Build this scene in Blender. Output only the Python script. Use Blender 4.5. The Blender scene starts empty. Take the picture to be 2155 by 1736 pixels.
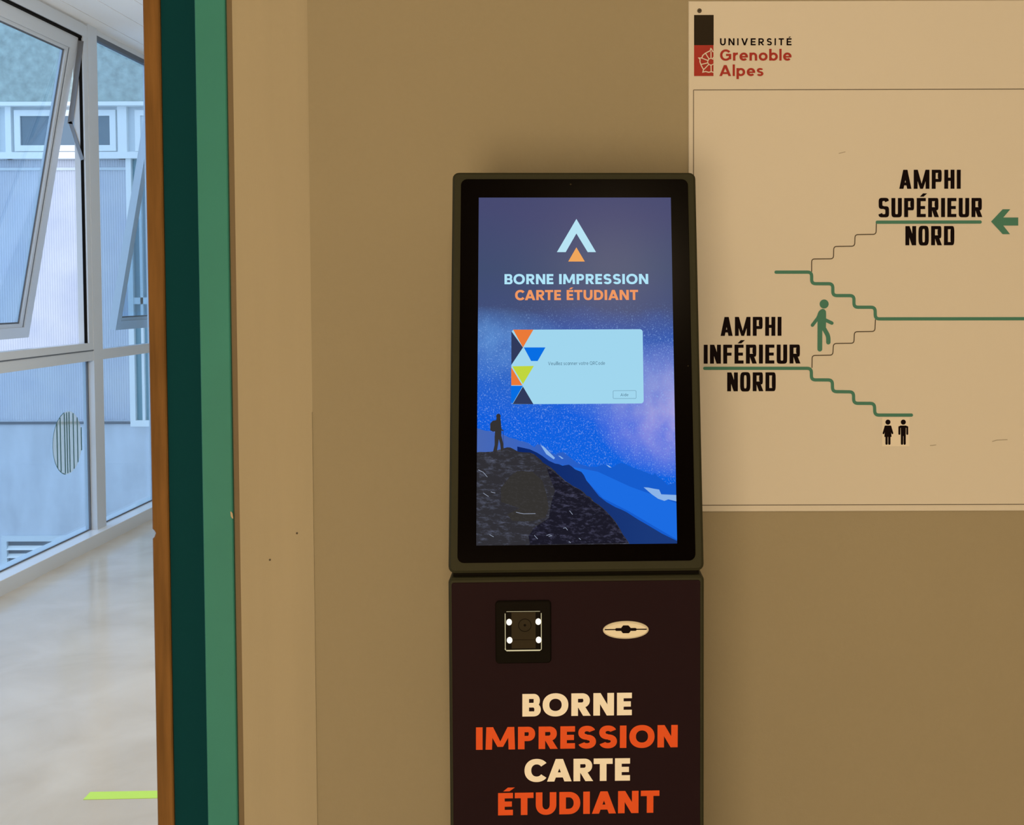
import bpy, bmesh, math
from mathutils import Vector, Matrix

# ------------------------------------------------------------------ camera
S = bpy.context.scene
COL = S.collection
W, H = 2155, 1736
F, CX, CY = 2250.0, 1260.0, 692.0
PITCH, ROLL = math.radians(2.08), -0.003
EYE = Vector((0, 0, 1.5))
ROT = Matrix.Rotation(math.pi / 2 - PITCH, 3, 'X') @ Matrix.Rotation(ROLL, 3, 'Z')
cam_data = bpy.data.cameras.new('camera')
cam = bpy.data.objects.new('camera', cam_data)
COL.objects.link(cam)
cam.matrix_world = Matrix.Translation(EYE) @ ROT.to_4x4()
cam_data.sensor_fit = 'HORIZONTAL'
cam_data.sensor_width = 36
cam_data.lens = F / W * 36
cam_data.shift_x = (W / 2 - CX) / W
cam_data.shift_y = (CY - H / 2) / W
cam_data.clip_start = 0.02
S.camera = cam
S.view_settings.view_transform = 'Standard'
S.view_settings.look = 'None'
S.view_settings.exposure = 0
S.view_settings.gamma = 1
S.view_settings.use_curve_mapping = False

# ------------------------------------------------------------------ sky, ceiling lamp and added fill lights
world = bpy.data.worlds.new('overcast_sky')
S.world = world
world.use_nodes = True
bg = world.node_tree.nodes['Background']
bg.inputs[0].default_value = (0.73, 0.82, 1.0, 1)
bg.inputs[1].default_value = 2.15


def area_lamp(name, loc, target, size, power, color, size_y=None):
    d = bpy.data.lights.new(name, 'AREA')
    d.shape = 'RECTANGLE'
    d.size, d.size_y = size, size_y or size
    d.energy, d.color = power, color
    o = bpy.data.objects.new(name, d)
    COL.objects.link(o)
    o.location = loc
    o.rotation_euler = (Vector(target) - Vector(loc)).to_track_quat('-Z', 'Y').to_euler()
    return o


def spot_lamp(name, loc, target, power, color, angle, blend, radius):
    d = bpy.data.lights.new(name, 'SPOT')
    d.energy, d.color = power, color
    d.spot_size, d.spot_blend, d.shadow_soft_size = math.radians(angle), blend, radius
    o = bpy.data.objects.new(name, d)
    COL.objects.link(o)
    o.location = loc
    o.rotation_euler = (Vector(target) - Vector(loc)).to_track_quat('-Z', 'Y').to_euler()
    return o


WARM = (1.0, 0.73, 0.415)
area_lamp('ceiling_lamp_light', (0.31, -2.1, 2.95), (0.35, 1.76, 0.5), 0.30, 46, WARM)
area_lamp('low_fill_light', (-0.60, -2.1, 0.62), (-0.35, 1.76, 0.62), 1.3, 50, WARM)  # added soft fill behind the camera, lifts the pier and lower wall
corridor_fill = bpy.data.lights.new('corridor_fill_light', 'POINT')  # added point light out of view, brightens the corridor ceiling and floor
corridor_fill.energy, corridor_fill.color, corridor_fill.shadow_soft_size = 64, (1.0, 0.88, 0.74), 0.15
corridor_fill_o = bpy.data.objects.new('corridor_fill_light', corridor_fill)
COL.objects.link(corridor_fill_o)
corridor_fill_o.location = (-1.1, 4.0, 2.2)

# ------------------------------------------------------------------ unprojection onto real planes
def ray(px, py):
    return ROT @ Vector(((px - CX) / F, -(py - CY) / F, -1.0))


def on_plane(px, py, p, n):
    d = ray(px, py)
    return EYE + d * ((Vector(p) - EYE).dot(n) / d.dot(n))


def on_y(px, py, y):
    d = ray(px, py)
    return EYE + d * (y / d.y)


def on_x(px, py, x):
    d = ray(px, py)
    return EYE + d * (x / d.x)


def on_z(px, py, z):
    d = ray(px, py)
    return EYE + d * ((z - EYE.z) / d.z)


class Plane:
    """a flat surface of a thing: 2-D coordinates (a, b), height h above it"""
    def __init__(s, o, u, v):
        s.o, s.u, s.v = Vector(o), Vector(u).normalized(), Vector(v).normalized()
        s.n = s.u.cross(s.v).normalized()

    def __call__(s, a, b, h=0.0):
        return s.o + s.u * a + s.v * b + s.n * h

    def px(s, x, y):
        q = on_plane(x, y, s.o, s.n) - s.o
        return (q.dot(s.u), q.dot(s.v))


# ------------------------------------------------------------------ materials
def lin(c):
    return tuple(((v / 255) / 12.92 if v / 255 <= 0.04045 else ((v / 255 + 0.055) / 1.055) ** 2.4) for v in c) + (1,)


def mat(name, color, rough=0.6, metal=0.0, spec=0.4, noise=0.0, scale=20.0, stretch=(1, 1, 1), bump=0.0, bscale=None,
        emit=None, strength=1.0):
    m = bpy.data.materials.new(name)
    m.use_nodes = True
    nt = m.node_tree
    b = nt.nodes['Principled BSDF']
    color = tuple(color)[:3] + (1,)
    b.inputs['Base Color'].default_value = color
    b.inputs['Roughness'].default_value = rough
    b.inputs['Metallic'].default_value = metal
    b.inputs['Specular IOR Level'].default_value = spec
    if emit is not None:
        b.inputs['Emission Color'].default_value = emit
        b.inputs['Emission Strength'].default_value = strength
    if noise or bump:
        tc = nt.nodes.new('ShaderNodeTexCoord')
        mp = nt.nodes.new('ShaderNodeMapping')
        mp.inputs['Scale'].default_value = stretch
        nt.links.new(tc.outputs['Object'], mp.inputs['Vector'])
        nz = nt.nodes.new('ShaderNodeTexNoise')
        nz.inputs['Scale'].default_value = scale
        nz.inputs['Detail'].default_value = 5
        nt.links.new(mp.outputs[0], nz.inputs['Vector'])
    if noise:
        r = nt.nodes.new('ShaderNodeValToRGB')
        lo = tuple(max(0, c * (1 - noise)) for c in color[:3]) + (1,)
        hi = tuple(min(1, c * (1 + noise)) for c in color[:3]) + (1,)
        r.color_ramp.elements[0].position, r.color_ramp.elements[0].color = 0.3, lo
        r.color_ramp.elements[1].position, r.color_ramp.elements[1].color = 0.7, hi
        nt.links.new(nz.outputs['Fac'], r.inputs[0])
        nt.links.new(r.outputs[0], b.inputs['Base Color'])
    if bump:
        n2 = nz
        if bscale:
            n2 = nt.nodes.new('ShaderNodeTexNoise')
            n2.inputs['Scale'].default_value = bscale
            nt.links.new(mp.outputs[0], n2.inputs['Vector'])
        bp = nt.nodes.new('ShaderNodeBump')
        bp.inputs['Strength'].default_value = bump
        bp.inputs['Distance'].default_value = 0.01
        nt.links.new(n2.outputs['Fac'], bp.inputs['Height'])
        nt.links.new(bp.outputs[0], b.inputs['Normal'])
    return m


def glow(name, rgb, strength=1.0):
    """a lit pixel area of the display, or a lamp"""
    return mat(name, (0, 0, 0), 0.25, 0, 0.0, emit=lin(rgb), strength=strength)


def glass(name, tint, gloss=0.10):
    m = bpy.data.materials.new(name)
    m.use_nodes = True
    nt = m.node_tree
    nt.nodes.remove(nt.nodes['Principled BSDF'])
    out = nt.nodes['Material Output']
    t = nt.nodes.new('ShaderNodeBsdfTransparent')
    t.inputs[0].default_value = tint + (1,)
    g = nt.nodes.new('ShaderNodeBsdfGlossy')
    g.inputs['Roughness'].default_value = 0.02
    lw = nt.nodes.new('ShaderNodeLayerWeight')
    lw.inputs['Blend'].default_value = 0.5
    pw = nt.nodes.new('ShaderNodeMath')
    pw.operation = 'POWER'
    pw.inputs[1].default_value = 4.0
    fr = nt.nodes.new('ShaderNodeMath')
    fr.operation = 'MULTIPLY_ADD'
    fr.inputs[1].default_value = 0.7
    fr.inputs[2].default_value = 0.04
    mx = nt.nodes.new('ShaderNodeMixShader')
    nt.links.new(lw.outputs['Facing'], pw.inputs[0])
    nt.links.new(pw.outputs[0], fr.inputs[0])
    nt.links.new(fr.outputs[0], mx.inputs[0])
    nt.links.new(t.outputs[0], mx.inputs[1])
    nt.links.new(g.outputs[0], mx.inputs[2])
    nt.links.new(mx.outputs[0], out.inputs[0])
    return m


M = {}
M['wall'] = mat('painted_wall', (0.365, 0.328, 0.245), 0.75, spec=0.2, noise=0.025, scale=2.2, bump=0.06, bscale=160)
M['pier'] = mat('painted_pier', (0.455, 0.412, 0.318), 0.7, spec=0.2, noise=0.03, scale=3, stretch=(9, 9, 0.5), bump=0.05, bscale=160)
M['strip'] = mat('brown_sealed_strip', (0.24, 0.19, 0.13), 0.8, spec=0.2)
M['green'] = mat('green_paint', (0.045, 0.295, 0.285), 0.5, spec=0.3, noise=0.04, scale=6)
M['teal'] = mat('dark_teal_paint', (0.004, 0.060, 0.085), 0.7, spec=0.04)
M['chip'] = mat('bare_plaster_chip', (0.62, 0.50, 0.36), 0.9)
M['dark'] = mat('black_rubber', (0.006, 0.005, 0.004), 0.7, spec=0.06)
M['alu'] = mat('pale_lacquered_aluminium', (0.55, 0.60, 0.66), 0.28, spec=0.5)
M['sill'] = mat('pale_blue_grey_rail', (0.62, 0.67, 0.73), 0.22, spec=0.6)
M['cap'] = mat('daylit_top_tint', (0.80, 0.86, 0.93), 0.16, spec=0.6)  # daylight on the floor rail's top face, put into the colour
M['steel'] = mat('grey_steel', (0.22, 0.22, 0.23), 0.4, metal=0.7)
M['gasket'] = mat('grey_gasket', (0.12, 0.14, 0.17), 0.7)
M['white'] = mat('white_ceiling_paint', (0.93, 0.93, 0.93), 0.7, spec=0.2)
M['plain'] = mat('plain_wall_paint', (0.60, 0.56, 0.48), 0.8, spec=0.2)
M['sign'] = mat('white_sign_panel', (0.735, 0.72, 0.70), 0.55, spec=0.25)
M['sticker'] = mat('paper_sticker', (0.86, 0.83, 0.78), 0.6, spec=0.2)
M['ink'] = mat('black_ink', (0.007, 0.0035, 0.005), 0.7, spec=0.06)
M['ink_soft'] = mat('charcoal_ink', (0.030, 0.024, 0.018), 0.7, spec=0.06)
M['rule'] = mat('brown_rule_ink', (0.10, 0.085, 0.07), 0.6, spec=0.2)
M['scuff'] = mat('scuff_mark', (0.42, 0.40, 0.36), 0.7)
M['red'] = mat('red_ink', (0.40, 0.038, 0.030), 0.6, spec=0.2)
M['sgreen'] = mat('green_ink', (0.070, 0.245, 0.205), 0.6, spec=0.2)
M['case'] = mat('dark_olive_metal', (0.034, 0.036, 0.022), 0.6, spec=0.12)
M['panel'] = mat('aubergine_panel', (0.018, 0.0085, 0.013), 0.65, spec=0.05)
M['bezel'] = mat('black_display_glass', (0.002, 0.0012, 0.001), 0.2, spec=0.018)
M['cream'] = mat('cream_lettering', (0.97, 0.96, 0.93), 0.6, spec=0.2)
M['orange'] = mat('orange_lettering', (0.80, 0.105, 0.020), 0.6, spec=0.2)
M['slot'] = mat('ivory_plastic', (0.86, 0.83, 0.72), 0.35)
M['lens'] = mat('dark_reader_glass', (0.030, 0.024, 0.014), 0.5, spec=0.08)
M['led'] = glow('white_led', (255, 246, 225), 1.6)
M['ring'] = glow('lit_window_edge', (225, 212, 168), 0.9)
M['tape'] = mat('yellow_green_tape', (0.55, 0.88, 0.13), 0.5)
M['glass'] = glass('window_glass', (0.74, 0.86, 0.94))
M['concrete'] = mat('grey_green_render', (0.36, 0.43, 0.40), 0.9, noise=0.22, scale=14, bump=0.5, bscale=40)
M['ledge'] = mat('white_metal_flashing', (0.82, 0.85, 0.85), 0.5)
M['band'] = mat('pale_facade_panel', (0.62, 0.68, 0.72), 0.6)
M['plinth'] = mat('stained_render', (0.54, 0.58, 0.64), 0.85, noise=0.13, scale=2.0, stretch=(2.2, 1, 0.8))
M['dusk'] = mat('dark_room_pane', (0.13, 0.19, 0.235), 0.15, spec=0.5)
M['tealglass'] = mat('tinted_pane', (0.13, 0.30, 0.36), 0.15, spec=0.5)
M['ground'] = mat('courtyard_paving', (0.58, 0.59, 0.58), 0.9, noise=0.1, scale=3)
M['frost'] = mat('frosted_film', (0.72, 0.84, 0.80), 0.6, spec=0.1)
M['frost'].node_tree.nodes['Principled BSDF'].inputs['Alpha'].default_value = 0.45
M['stripe'] = mat('dark_green_film', (0.06, 0.17, 0.19), 0.5)


def wood_mat():
    m = mat('varnished_wood', (0.225, 0.115, 0.036), 0.5, spec=0.15, noise=0.22, scale=9, stretch=(9, 9, 0.7))
    return m


M['wood'] = wood_mat()


def ribbed_mat():
    m = mat('fluted_cladding', (0.56, 0.61, 0.70), 0.6, spec=0.2)
    nt = m.node_tree
    b = nt.nodes['Principled BSDF']
    tc = nt.nodes.new('ShaderNodeTexCoord')
    wv = nt.nodes.new('ShaderNodeTexWave')
    wv.bands_direction = 'X'
    wv.inputs['Scale'].default_value = 14
    wv.inputs['Distortion'].default_value = 0.3
    nt.links.new(tc.outputs['Object'], wv.inputs['Vector'])
    bp = nt.nodes.new('ShaderNodeBump')
    bp.inputs['Strength'].default_value = 0.45
    bp.inputs['Distance'].default_value = 0.01
    nt.links.new(wv.outputs['Fac'], bp.inputs['Height'])
    nt.links.new(bp.outputs[0], b.inputs['Normal'])
    nz = nt.nodes.new('ShaderNodeTexNoise')
    nz.inputs['Scale'].default_value = 2.5
    nz.inputs['Detail'].default_value = 6
    r = nt.nodes.new('ShaderNodeValToRGB')
    r.color_ramp.elements[0].position, r.color_ramp.elements[0].color = 0.3, (0.49, 0.53, 0.63, 1)
    r.color_ramp.elements[1].position, r.color_ramp.elements[1].color = 0.7, (0.60, 0.625, 0.68, 1)
    nt.links.new(tc.outputs['Object'], nz.inputs['Vector'])
    nt.links.new(nz.outputs['Fac'], r.inputs[0])
    nt.links.new(r.outputs[0], b.inputs['Base Color'])
    return m


M['ribbed'] = ribbed_mat()


def floor_mat():
    m = bpy.data.materials.new('polished_stone_floor')
    m.use_nodes = True
    nt = m.node_tree
    b = nt.nodes['Principled BSDF']
    tc = nt.nodes.new('ShaderNodeTexCoord')
    n1 = nt.nodes.new('ShaderNodeTexNoise')
    n1.inputs['Scale'].default_value = 3.2
    n1.inputs['Detail'].default_value = 7
    n1.inputs['Distortion'].default_value = 0.5
    r = nt.nodes.new('ShaderNodeValToRGB')
    r.color_ramp.elements[0].position, r.color_ramp.elements[0].color = 0.32, (0.555, 0.505, 0.43, 1)
    r.color_ramp.elements[1].position, r.color_ramp.elements[1].color = 0.68, (0.64, 0.60, 0.535, 1)
    nt.links.new(tc.outputs['Object'], n1.inputs['Vector'])
    nt.links.new(n1.outputs['Fac'], r.inputs[0])
    nt.links.new(r.outputs[0], b.inputs['Base Color'])
    n2 = nt.nodes.new('ShaderNodeTexNoise')
    n2.inputs['Scale'].default_value = 9
    nt.links.new(tc.outputs['Object'], n2.inputs['Vector'])
    bp = nt.nodes.new('ShaderNodeBump')
    bp.inputs['Strength'].default_value = 0.015
    bp.inputs['Distance'].default_value = 0.01
    nt.links.new(n2.outputs['Fac'], bp.inputs['Height'])
    nt.links.new(bp.outputs[0], b.inputs['Normal'])
    b.inputs['Roughness'].default_value = 0.16
    b.inputs['Specular IOR Level'].default_value = 0.5
    return m


M['floor'] = floor_mat()


def screen_mat():
    """the picture on the display: a night sky, emitted by the display itself"""
    m = mat('display_picture', (0.0, 0.0, 0.0), 0.22, spec=0.035)
    nt = m.node_tree
    b = nt.nodes['Principled BSDF']
    N, L = nt.nodes.new, nt.links.new
    tc = N('ShaderNodeTexCoord')
    sep = N('ShaderNodeSeparateXYZ')
    L(tc.outputs['Generated'], sep.inputs[0])
    n0 = N('ShaderNodeTexNoise')
    n0.inputs['Scale'].default_value = 3.0
    n0.inputs['Detail'].default_value = 3
    L(tc.outputs['Generated'], n0.inputs['Vector'])
    ad = N('ShaderNodeMath')
    ad.operation = 'MULTIPLY_ADD'
    ad.inputs[1].default_value = 0.10
    L(n0.outputs['Fac'], ad.inputs[0])
    L(sep.outputs['Z'], ad.inputs[2])
    ramp = N('ShaderNodeValToRGB')
    cr = ramp.color_ramp
    stops = [(0.24, (4, 98, 224)), (0.40, (8, 94, 222)), (0.52, (40, 100, 202)), (0.63, (50, 88, 172)), (0.72, (62, 76, 120)),
             (0.84, (62, 76, 112)), (1.0, (68, 72, 112))]
    cr.elements[0].position, cr.elements[0].color = stops[0][0], lin(stops[0][1])
    cr.elements[1].position, cr.elements[1].color = stops[-1][0], lin(stops[-1][1])
    for p, c in stops[1:-1]:
        e = cr.elements.new(p)
        e.color = lin(c)
    L(ad.outputs[0], ramp.inputs[0])
    # milky way: a pinkish band on the right, a pale blue patch on the left
    def band(cx, cz, sx, sz, rgb, amount, prev):
        mp = N('ShaderNodeMapping')
        mp.vector_type = 'POINT'
        mp.inputs['Location'].default_value = (-cx / sx, 0, -cz / sz)
        mp.inputs['Scale'].default_value = (1 / sx, 0, 1 / sz)
        L(tc.outputs['Generated'], mp.inputs['Vector'])
        g = N('ShaderNodeTexGradient')
        g.gradient_type = 'SPHERICAL'
        L(mp.outputs[0], g.inputs['Vector'])
        nz = N('ShaderNodeTexNoise')
        nz.inputs['Scale'].default_value = 11
        nz.inputs['Detail'].default_value = 6
        L(tc.outputs['Generated'], nz.inputs['Vector'])
        mu = N('ShaderNodeMath')
        mu.operation = 'MULTIPLY'
        L(g.outputs['Fac'], mu.inputs[0])
        L(nz.outputs['Fac'], mu.inputs[1])
        m2 = N('ShaderNodeMath')
        m2.operation = 'MULTIPLY'
        m2.use_clamp = True
        m2.inputs[1].default_value = amount
        L(mu.outputs[0], m2.inputs[0])
        mx = N('ShaderNodeMixRGB')
        mx.inputs[2].default_value = lin(rgb)
        L(m2.outputs[0], mx.inputs[0])
        L(prev, mx.inputs[1])
        return mx.outputs[0]
    o = ramp.outputs[0]
    o = band(1.02, 0.38, 0.44, 0.20, (185, 172, 225), 1.6, o)
    o = band(0.80, 0.45, 0.42, 0.13, (130, 150, 215), 1.2, o)
    o = band(0.06, 0.57, 0.42, 0.11, (100, 155, 222), 1.4, o)
    # stars
    vo = N('ShaderNodeTexNoise')
    vo.inputs['Scale'].default_value = 175
    vo.inputs['Detail'].default_value = 2
    L(tc.outputs['Generated'], vo.inputs['Vector'])
    st = N('ShaderNodeMapRange')
    st.inputs['From Min'].default_value = 0.56
    st.inputs['From Max'].default_value = 0.90
    L(vo.outputs['Fac'], st.inputs['Value'])
    fade = N('ShaderNodeMapRange')
    fade.inputs['From Min'].default_value = 0.70
    fade.inputs['From Max'].default_value = 0.58
    L(sep.outputs['Z'], fade.inputs['Value'])
    mu = N('ShaderNodeMath')
    mu.operation = 'MULTIPLY'
    L(st.outputs[0], mu.inputs[0])
    L(fade.outputs[0], mu.inputs[1])
    mx = N('ShaderNodeMixRGB')
    mx.inputs[2].default_value = lin((150, 190, 245))
    L(mu.outputs[0], mx.inputs[0])
    L(o, mx.inputs[1])
    L(mx.outputs[0], b.inputs['Emission Color'])
    b.inputs['Emission Strength'].default_value = 1.0
    return m


def rock_mat(name, c1, c2, scale, stretch, axis=None):
    m = mat(name, (0, 0, 0), 0.3, spec=0.0)
    nt = m.node_tree
    b = nt.nodes['Principled BSDF']
    N, L = nt.nodes.new, nt.links.new
    tc = N('ShaderNodeTexCoord')
    mp = N('ShaderNodeMapping')
    mp.inputs['Scale'].default_value = stretch
    L(tc.outputs['Generated'], mp.inputs['Vector'])
    r = N('ShaderNodeValToRGB')
    r.color_ramp.elements[0].color, r.color_ramp.elements[1].color = lin(c1), lin(c2)
    if axis:
        s = N('ShaderNodeSeparateXYZ')
        L(mp.outputs[0], s.inputs[0])
        L(s.outputs[axis], r.inputs[0])
    else:
        nz = N('ShaderNodeTexNoise')
        nz.inputs['Scale'].default_value = scale
        nz.inputs['Detail'].default_value = 8
        nz.inputs['Roughness'].default_value = 0.7
        L(mp.outputs[0], nz.inputs['Vector'])
        r.color_ramp.elements[0].position, r.color_ramp.elements[1].position = 0.5, 0.82
        L(nz.outputs['Fac'], r.inputs[0])
    L(r.outputs[0], b.inputs['Emission Color'])
    b.inputs['Emission Strength'].default_value = 1.0
    return m


# ------------------------------------------------------------------ mesh helpers
class MB:
    def __init__(s):
        s.v, s.f, s.k = [], [], 0

    def lift(s):
        s.k = (s.k + 1) % 60               # overlapping flat pieces never share one height
        return s.k * 5e-6

    def add(s, verts, faces):
        k = len(s.v)
        s.v += [Vector(q) for q in verts]
        s.f += [tuple(i + k for i in fc) for fc in faces]

    def box(s, x0, x1, y0, y1, z0, z1):
        s.add([(x0, y0, z0), (x1, y0, z0), (x1, y1, z0), (x0, y1, z0), (x0, y0, z1), (x1, y0, z1), (x1, y1, z1), (x0, y1, z1)],
              [(3, 2, 1, 0), (4, 5, 6, 7), (0, 1, 5, 4), (1, 2, 6, 5), (2, 3, 7, 6), (3, 0, 4, 7)])

    def poly(s, pl, pts, h):
        h += s.lift()
        s.add([pl(a, b, h) for a, b in pts], [tuple(range(len(pts)))])

    def prism(s, pl, pts, h0, h1, bev=0.0):
        """outline extruded from h0 to h1 above the plane; bev chamfers the front edge"""
        n = len(pts)
        if bev:
            cx = sum(p[0] for p in pts) / n
            cy = sum(p[1] for p in pts) / n
            inner = []
            for i in range(n):
                a, b, c = Vector(pts[i - 1]), Vector(pts[i]), Vector(pts[(i + 1) % n])
                d1, d2 = (b - a).normalized(), (c - b).normalized()
                n1, n2 = Vector((-d1.y, d1.x)), Vector((-d2.y, d2.x))
                mdir = (n1 + n2)
                mdir = mdir / max(0.3, mdir.dot(n1)) if mdir.length > 1e-6 else n1
                inner.append((b.x + mdir.x * bev, b.y + mdir.y * bev))
            rings = [[pl(a, b, h0) for a, b in pts], [pl(a, b, h1 - bev) for a, b in pts], [pl(a, b, h1) for a, b in inner]]
        else:
            rings = [[pl(a, b, h0) for a, b in pts], [pl(a, b, h1) for a, b in pts]]
        vs = [q for r in rings for q in r]
        fs = [tuple(reversed(range(n)))]
        for k in range(len(rings) - 1):
            for i in range(n):
                j = (i + 1) % n
                fs.append((k * n + i, k * n + j, (k + 1) * n + j, (k + 1) * n + i))
        fs.append(tuple(range((len(rings) - 1) * n, len(rings) * n)))
        s.add(vs, fs)

    def strip(s, pl, pts, w, h, caps=False, h0=None):
        """a line of width w drawn along 2-D points"""
        pts = [Vector(p) for p in pts]
        h += s.lift()
        n = len(pts)
        Ls, Rs = [], []
        for i in range(n):
            d1 = (pts[i] - pts[i - 1]).normalized() if i > 0 else None
            d2 = (pts[i + 1] - pts[i]).normalized() if i < n - 1 else None
            d1, d2 = d1 or d2, d2 or d1
            n1, n2 = Vector((-d1.y, d1.x)), Vector((-d2.y, d2.x))
            m = n1 + n2
            m = m / max(0.35, m.dot(n1))
            Ls.append(pts[i] + m * w / 2)
            Rs.append(pts[i] - m * w / 2)
        s.add([pl(q.x, q.y, h) for q in Ls + Rs], [(n + i, n + i + 1, i + 1, i) for i in range(n - 1)])
        if caps:
            for q, e in ((pts[0], (pts[0] - pts[1])), (pts[-1], (pts[-1] - pts[-2]))):
                a0 = math.atan2(e.y, e.x)
                s.poly(pl, [(q.x + math.cos(a0 + t) * w / 2, q.y + math.sin(a0 + t) * w / 2)
                            for t in [(-0.5 + i / 10) * math.pi for i in range(11)]], h)

    def disc(s, pl, c, rx, ry, h, n=28):
        s.poly(pl, [(c[0] + rx * math.cos(2 * math.pi * i / n), c[1] + ry * math.sin(2 * math.pi * i / n)) for i in range(n)], h)

    def build(s, name, m, parent=None, fix=True, smooth=False):
        base = parent_world(parent)
        me = bpy.data.meshes.new(name)
        me.from_pydata([tuple(q - base) for q in s.v], [], s.f)
        me.update()
        if fix:
            b = bmesh.new()
            b.from_mesh(me)
            bmesh.ops.recalc_face_normals(b, faces=b.faces)
            b.to_mesh(me)
            b.free()
        me.materials.append(m)
        if smooth:
            for p in me.polygons:
                p.use_smooth = True
        o = bpy.data.objects.new(name, me)
        COL.objects.link(o)
        if parent:
            o.parent = parent
        return o


def parent_world(p):
    q = Vector((0, 0, 0))
    while p:
        q += p.location
        p = p.parent
    return q


def thing(name, loc, label=None, cat=None, kind=None, group=None):
    o = bpy.data.objects.new(name, None)
    COL.objects.link(o)
    o.location = loc
    o.empty_display_size = 0.1
    return tag(o, label, cat, kind, group)


def tag(o, label=None, cat=None, kind=None, group=None):
    for k, v in (('label', label), ('category', cat), ('kind', kind), ('group', group)):
        if v:
            o[k] = v
    return o


def rrect(x0, y0, x1, y1, r, n=6):
    out = []
    for cx, cy, a in ((x1 - r, y0 + r, -90), (x1 - r, y1 - r, 0), (x0 + r, y1 - r, 90), (x0 + r, y0 + r, 180)):
        for i in range(n + 1):
            t = math.radians(a + 90 * i / n)
            out.append((cx + r * math.cos(t), cy + r * math.sin(t)))
    return out


def fillet(pts, r, n=5):
    out = [Vector(pts[0])]
    for i in range(1, len(pts) - 1):
        a, b, c = Vector(pts[i - 1]), Vector(pts[i]), Vector(pts[i + 1])
        d1, d2 = (a - b).normalized(), (c - b).normalized()
        rr = min(r, (a - b).length * 0.49, (c - b).length * 0.49)
        p1, p2 = b + d1 * rr, b + d2 * rr
        for k in range(n + 1):
            t = k / n
            out.append(p1 * (1 - t) ** 2 + b * 2 * t * (1 - t) + p2 * t ** 2)
    out.append(Vector(pts[-1]))
    return out


# ------------------------------------------------------------------ lettering
STY = {
    'bold': dict(t=0.290, th=0.245, n=2.15, gap=0.13, wk=1.0, w=dict(A=1.06, B=.80, C=1.05, D=.92, E=.65, I=.29, M=1.30, N=.90, O=1.12, P=.78, R=.83, S=.80, T=.82, U=.90)),
    'semi': dict(t=0.245, th=0.215, n=2.15, gap=0.135, wk=1.0, w=dict(A=1.02, B=.78, C=1.02, D=.90, E=.65, I=.25, M=1.16, N=.90, O=1.10, P=.76, R=.80, S=.78, T=.80, U=.88)),
    'cond': dict(t=0.200, th=0.165, n=4.2, gap=0.118, wk=1.0, w=dict(A=.62, D=.53, E=.46, F=.45, H=.52, I=.20, M=.80, N=.55, O=.53, P=.52, R=.54, S=.54, U=.53)),
    'med': dict(t=0.220, th=0.190, n=2.1, gap=0.40, wk=1.0, w=dict(U=.85, N=.90, I=.20, V=1.0, E=.74, R=.84, S=.76, T=.78)),
    'low': dict(t=0.215, th=0.190, n=2.05, gap=0.13, wk=1.0, w={}),
    'tiny': dict(t=0.150, th=0.135, n=2.05, gap=0.15, wk=1.0, w={}),
}
DEFW = dict(A=1.02, B=.78, C=1.0, D=.9, E=.66, F=.6, G=1.0, I=.22, M=1.2, N=.9, O=1.1, P=.76, Q=1.1, R=.8, S=.76, T=.8, U=.88, V=1.0,
            a=.72, b=.76, c=.64, d=.76, e=.74, i=.2, l=.2, n=.68, o=.78, p=.76, r=.44, s=.58, t=.45, u=.68, v=.72, z=.62)
ACC = {'É': 'E'}


class Quad(list):
    layer = 0


RINGS = [0]


def ring(cx, cy, rx, ry, tx, ty, a0, a1, n, seg=40):
    def pt(a, qx, qy):
        c, s = math.cos(a), math.sin(a)
        return (cx + qx * math.copysign(abs(c) ** (2 / n), c), cy + qy * math.copysign(abs(s) ** (2 / n), s))
    out = []
    RINGS[0] += 1
    k = max(4, int(seg * abs(a1 - a0) / 360))
    for i in range(k):
        b0, b1 = math.radians(a0 + (a1 - a0) * i / k), math.radians(a0 + (a1 - a0) * (i + 1) / k)
        q = Quad([pt(b0, rx, ry), pt(b1, rx, ry), pt(b1, rx - tx, ry - ty), pt(b0, rx - tx, ry - ty)])
        q.layer = 1 + RINGS[0] % 2
        out.append(q)
    return out


def rect(x0, y0, x1, y1):
    return [(x0, y0), (x1, y0), (x1, y1), (x0, y1)]


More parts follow.
